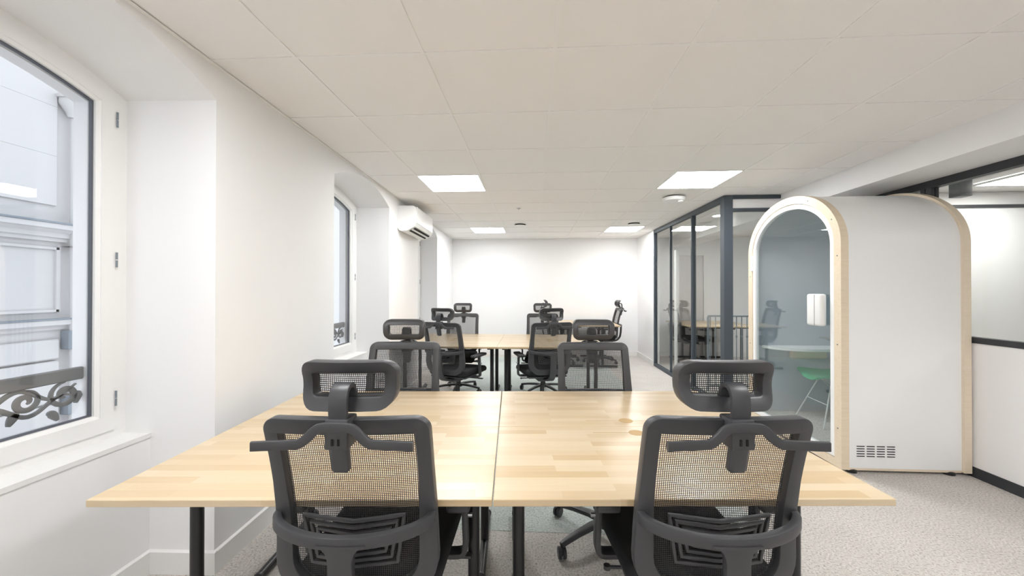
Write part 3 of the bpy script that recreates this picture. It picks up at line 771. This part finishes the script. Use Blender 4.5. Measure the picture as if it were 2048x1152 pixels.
dr = MB().loops(arch(BH_ - .073, SPR, RISE - .071, z0=FEET + .066, x=BX0 + .006), arch(BH_ - .112, SPR, RISE - .110, z0=FEET + .105, x=BX0 + .006), (.036, 0, 0)).build('door', 'booth', B, angle=30)
MB().prism(arch(BH_ - .110, SPR, RISE - .108, z0=FEET + .103, x=BX0 + .018), (.008, 0, 0)).build('pane', 'boothglass', dr, smooth=False)
MB().rbox(BX0 - .045, BX0 + .006, 3.09, 3.25, HC - .285, HC - .03, .018, 4).build('handle', 'white', dr)
MB().box(BX0 - .0455, BX0 - .0445, 3.155, 3.159, HC - .28, HC - .035).build('handle_seam', 'hole', dr, smooth=False)
for z in (HC + .20, HC - .9):
    h_ = MB()
    for k in range(3): h_.tube([(BX0 - .004, BYC + BH_ - .070, z + k * .055), (BX0 - .004, BYC + BH_ - .070, z + k * .055 + .05)], .011, 10)
    h_.build('hinge', 'white', B)
vs_ = MB().rbox(0, .058, -.004, .004, 0, .006, .0025, 1).mesh('vent_slot', 'hole')
for i in range(4):
    for j in range(5): link('vent_slot', vs_, B, (2.403 + i * .0715, BYC - BH_ + .0075, HC - 1.238 + j * .0185))
sc_ = MB().tube([(-.0015, 0, 0), (.003, 0, 0)], .005, 8).mesh('screw', 'gasket')
for y, z in ((BYC - .572, 1.62), (BYC - .572, .95), (BYC - .572, .32), (BYC + .572, 1.5), (BYC + .572, .8), (BYC + .572, .3)): link('screw', sc_, B, (BX0, y, z))
for a in (25, 62, 118, 150):
    r_ = math.radians(a); link('screw', sc_, B, (BX0, BYC - .572 * math.cos(r_), SPR + (RISE - .034) * math.sin(r_)))
n = 24
MB().prism([(2.77 - .38 * math.cos(PI * k / n), 4.097 - .27 * math.sin(PI * k / n), HC - .60) for k in range(n + 1)], (0, 0, .025)).build('shelf', 'white', B, angle=30)
MB().rbox(2.66, 3.0, 4.04, 4.095, HC - .70, HC - .60, .006, 1).build('shelf_bracket', 'ply', B)

# green shell chair standing inside the booth
K = thing('shell_chair', 'green plastic shell chair on white wire legs behind the booth door', 'chair', (2.86, 3.76, FEET + .078), rz=-PI / 2 - .1)
def shell():
    b = MB(); nx, ny = 16, 22
    prof = [(-.23, .41), (-.19, .435), (-.08, .425), (.06, .42), (.15, .445), (.20, .53), (.235, .66), (.26, .78), (.265, .81)]
    prof = [Vector((0, y, z)) for y, z in prof]; pp = smooth_path(prof, 3); n_ = len(pp)
    for j, p in enumerate(pp):
        f = j / (n_ - 1); w_ = .225 if f < .6 else .225 - .06 * (f - .6) / .4
        w_ *= 1 - .35 * max(0, (.12 - f) / .12) ** 2 - .5 * max(0, (f - .9) / .1) ** 2
        for i in range(nx + 1):
            s = 2 * i / nx - 1
            lift = .045 * abs(s) ** 2.5
            b.v.append((s * w_, p.y - (lift if f > .5 else 0), p.z + (lift if f <= .5 else 0)))
    for j in range(n_ - 1):
        for i in range(nx): k = j * (nx + 1) + i; b.f.append((k, k + 1, k + nx + 2, k + nx + 1))
    m0 = len(b.v); b.v += [(x, y + .006, z - .006) for x, y, z in b.v]; b.f += [tuple(m0 + q for q in reversed(f)) for f in b.f]
    edge = list(range(nx + 1)) + [j * (nx + 1) + nx for j in range(1, n_)] + [(n_ - 1) * (nx + 1) + i for i in range(nx - 1, -1, -1)] + [j * (nx + 1) for j in range(n_ - 2, 0, -1)]
    for a, e in zip(edge, edge[1:] + edge[:1]): b.f.append((a, e, m0 + e, m0 + a))
    return b
shell().build('shell', 'green', K, angle=60)
for sx in (-1, 1):
    for sy2 in (-1, 1):
        MB().tube([(sx * .09, sy2 * .08, .412), (sx * .21, sy2 * .22, 0)], .006, 8).build('leg', 'wire', K)
MB().tube([(-.09, -.08, .412), (.15, .15, .20), (.09, .08, .412), (-.15, .15, .20), (-.09, -.08, .412)], .004, 6).tube([(-.15, -.15, .2), (.15, -.15, .2)], .004, 6).build('brace', 'wire', K)
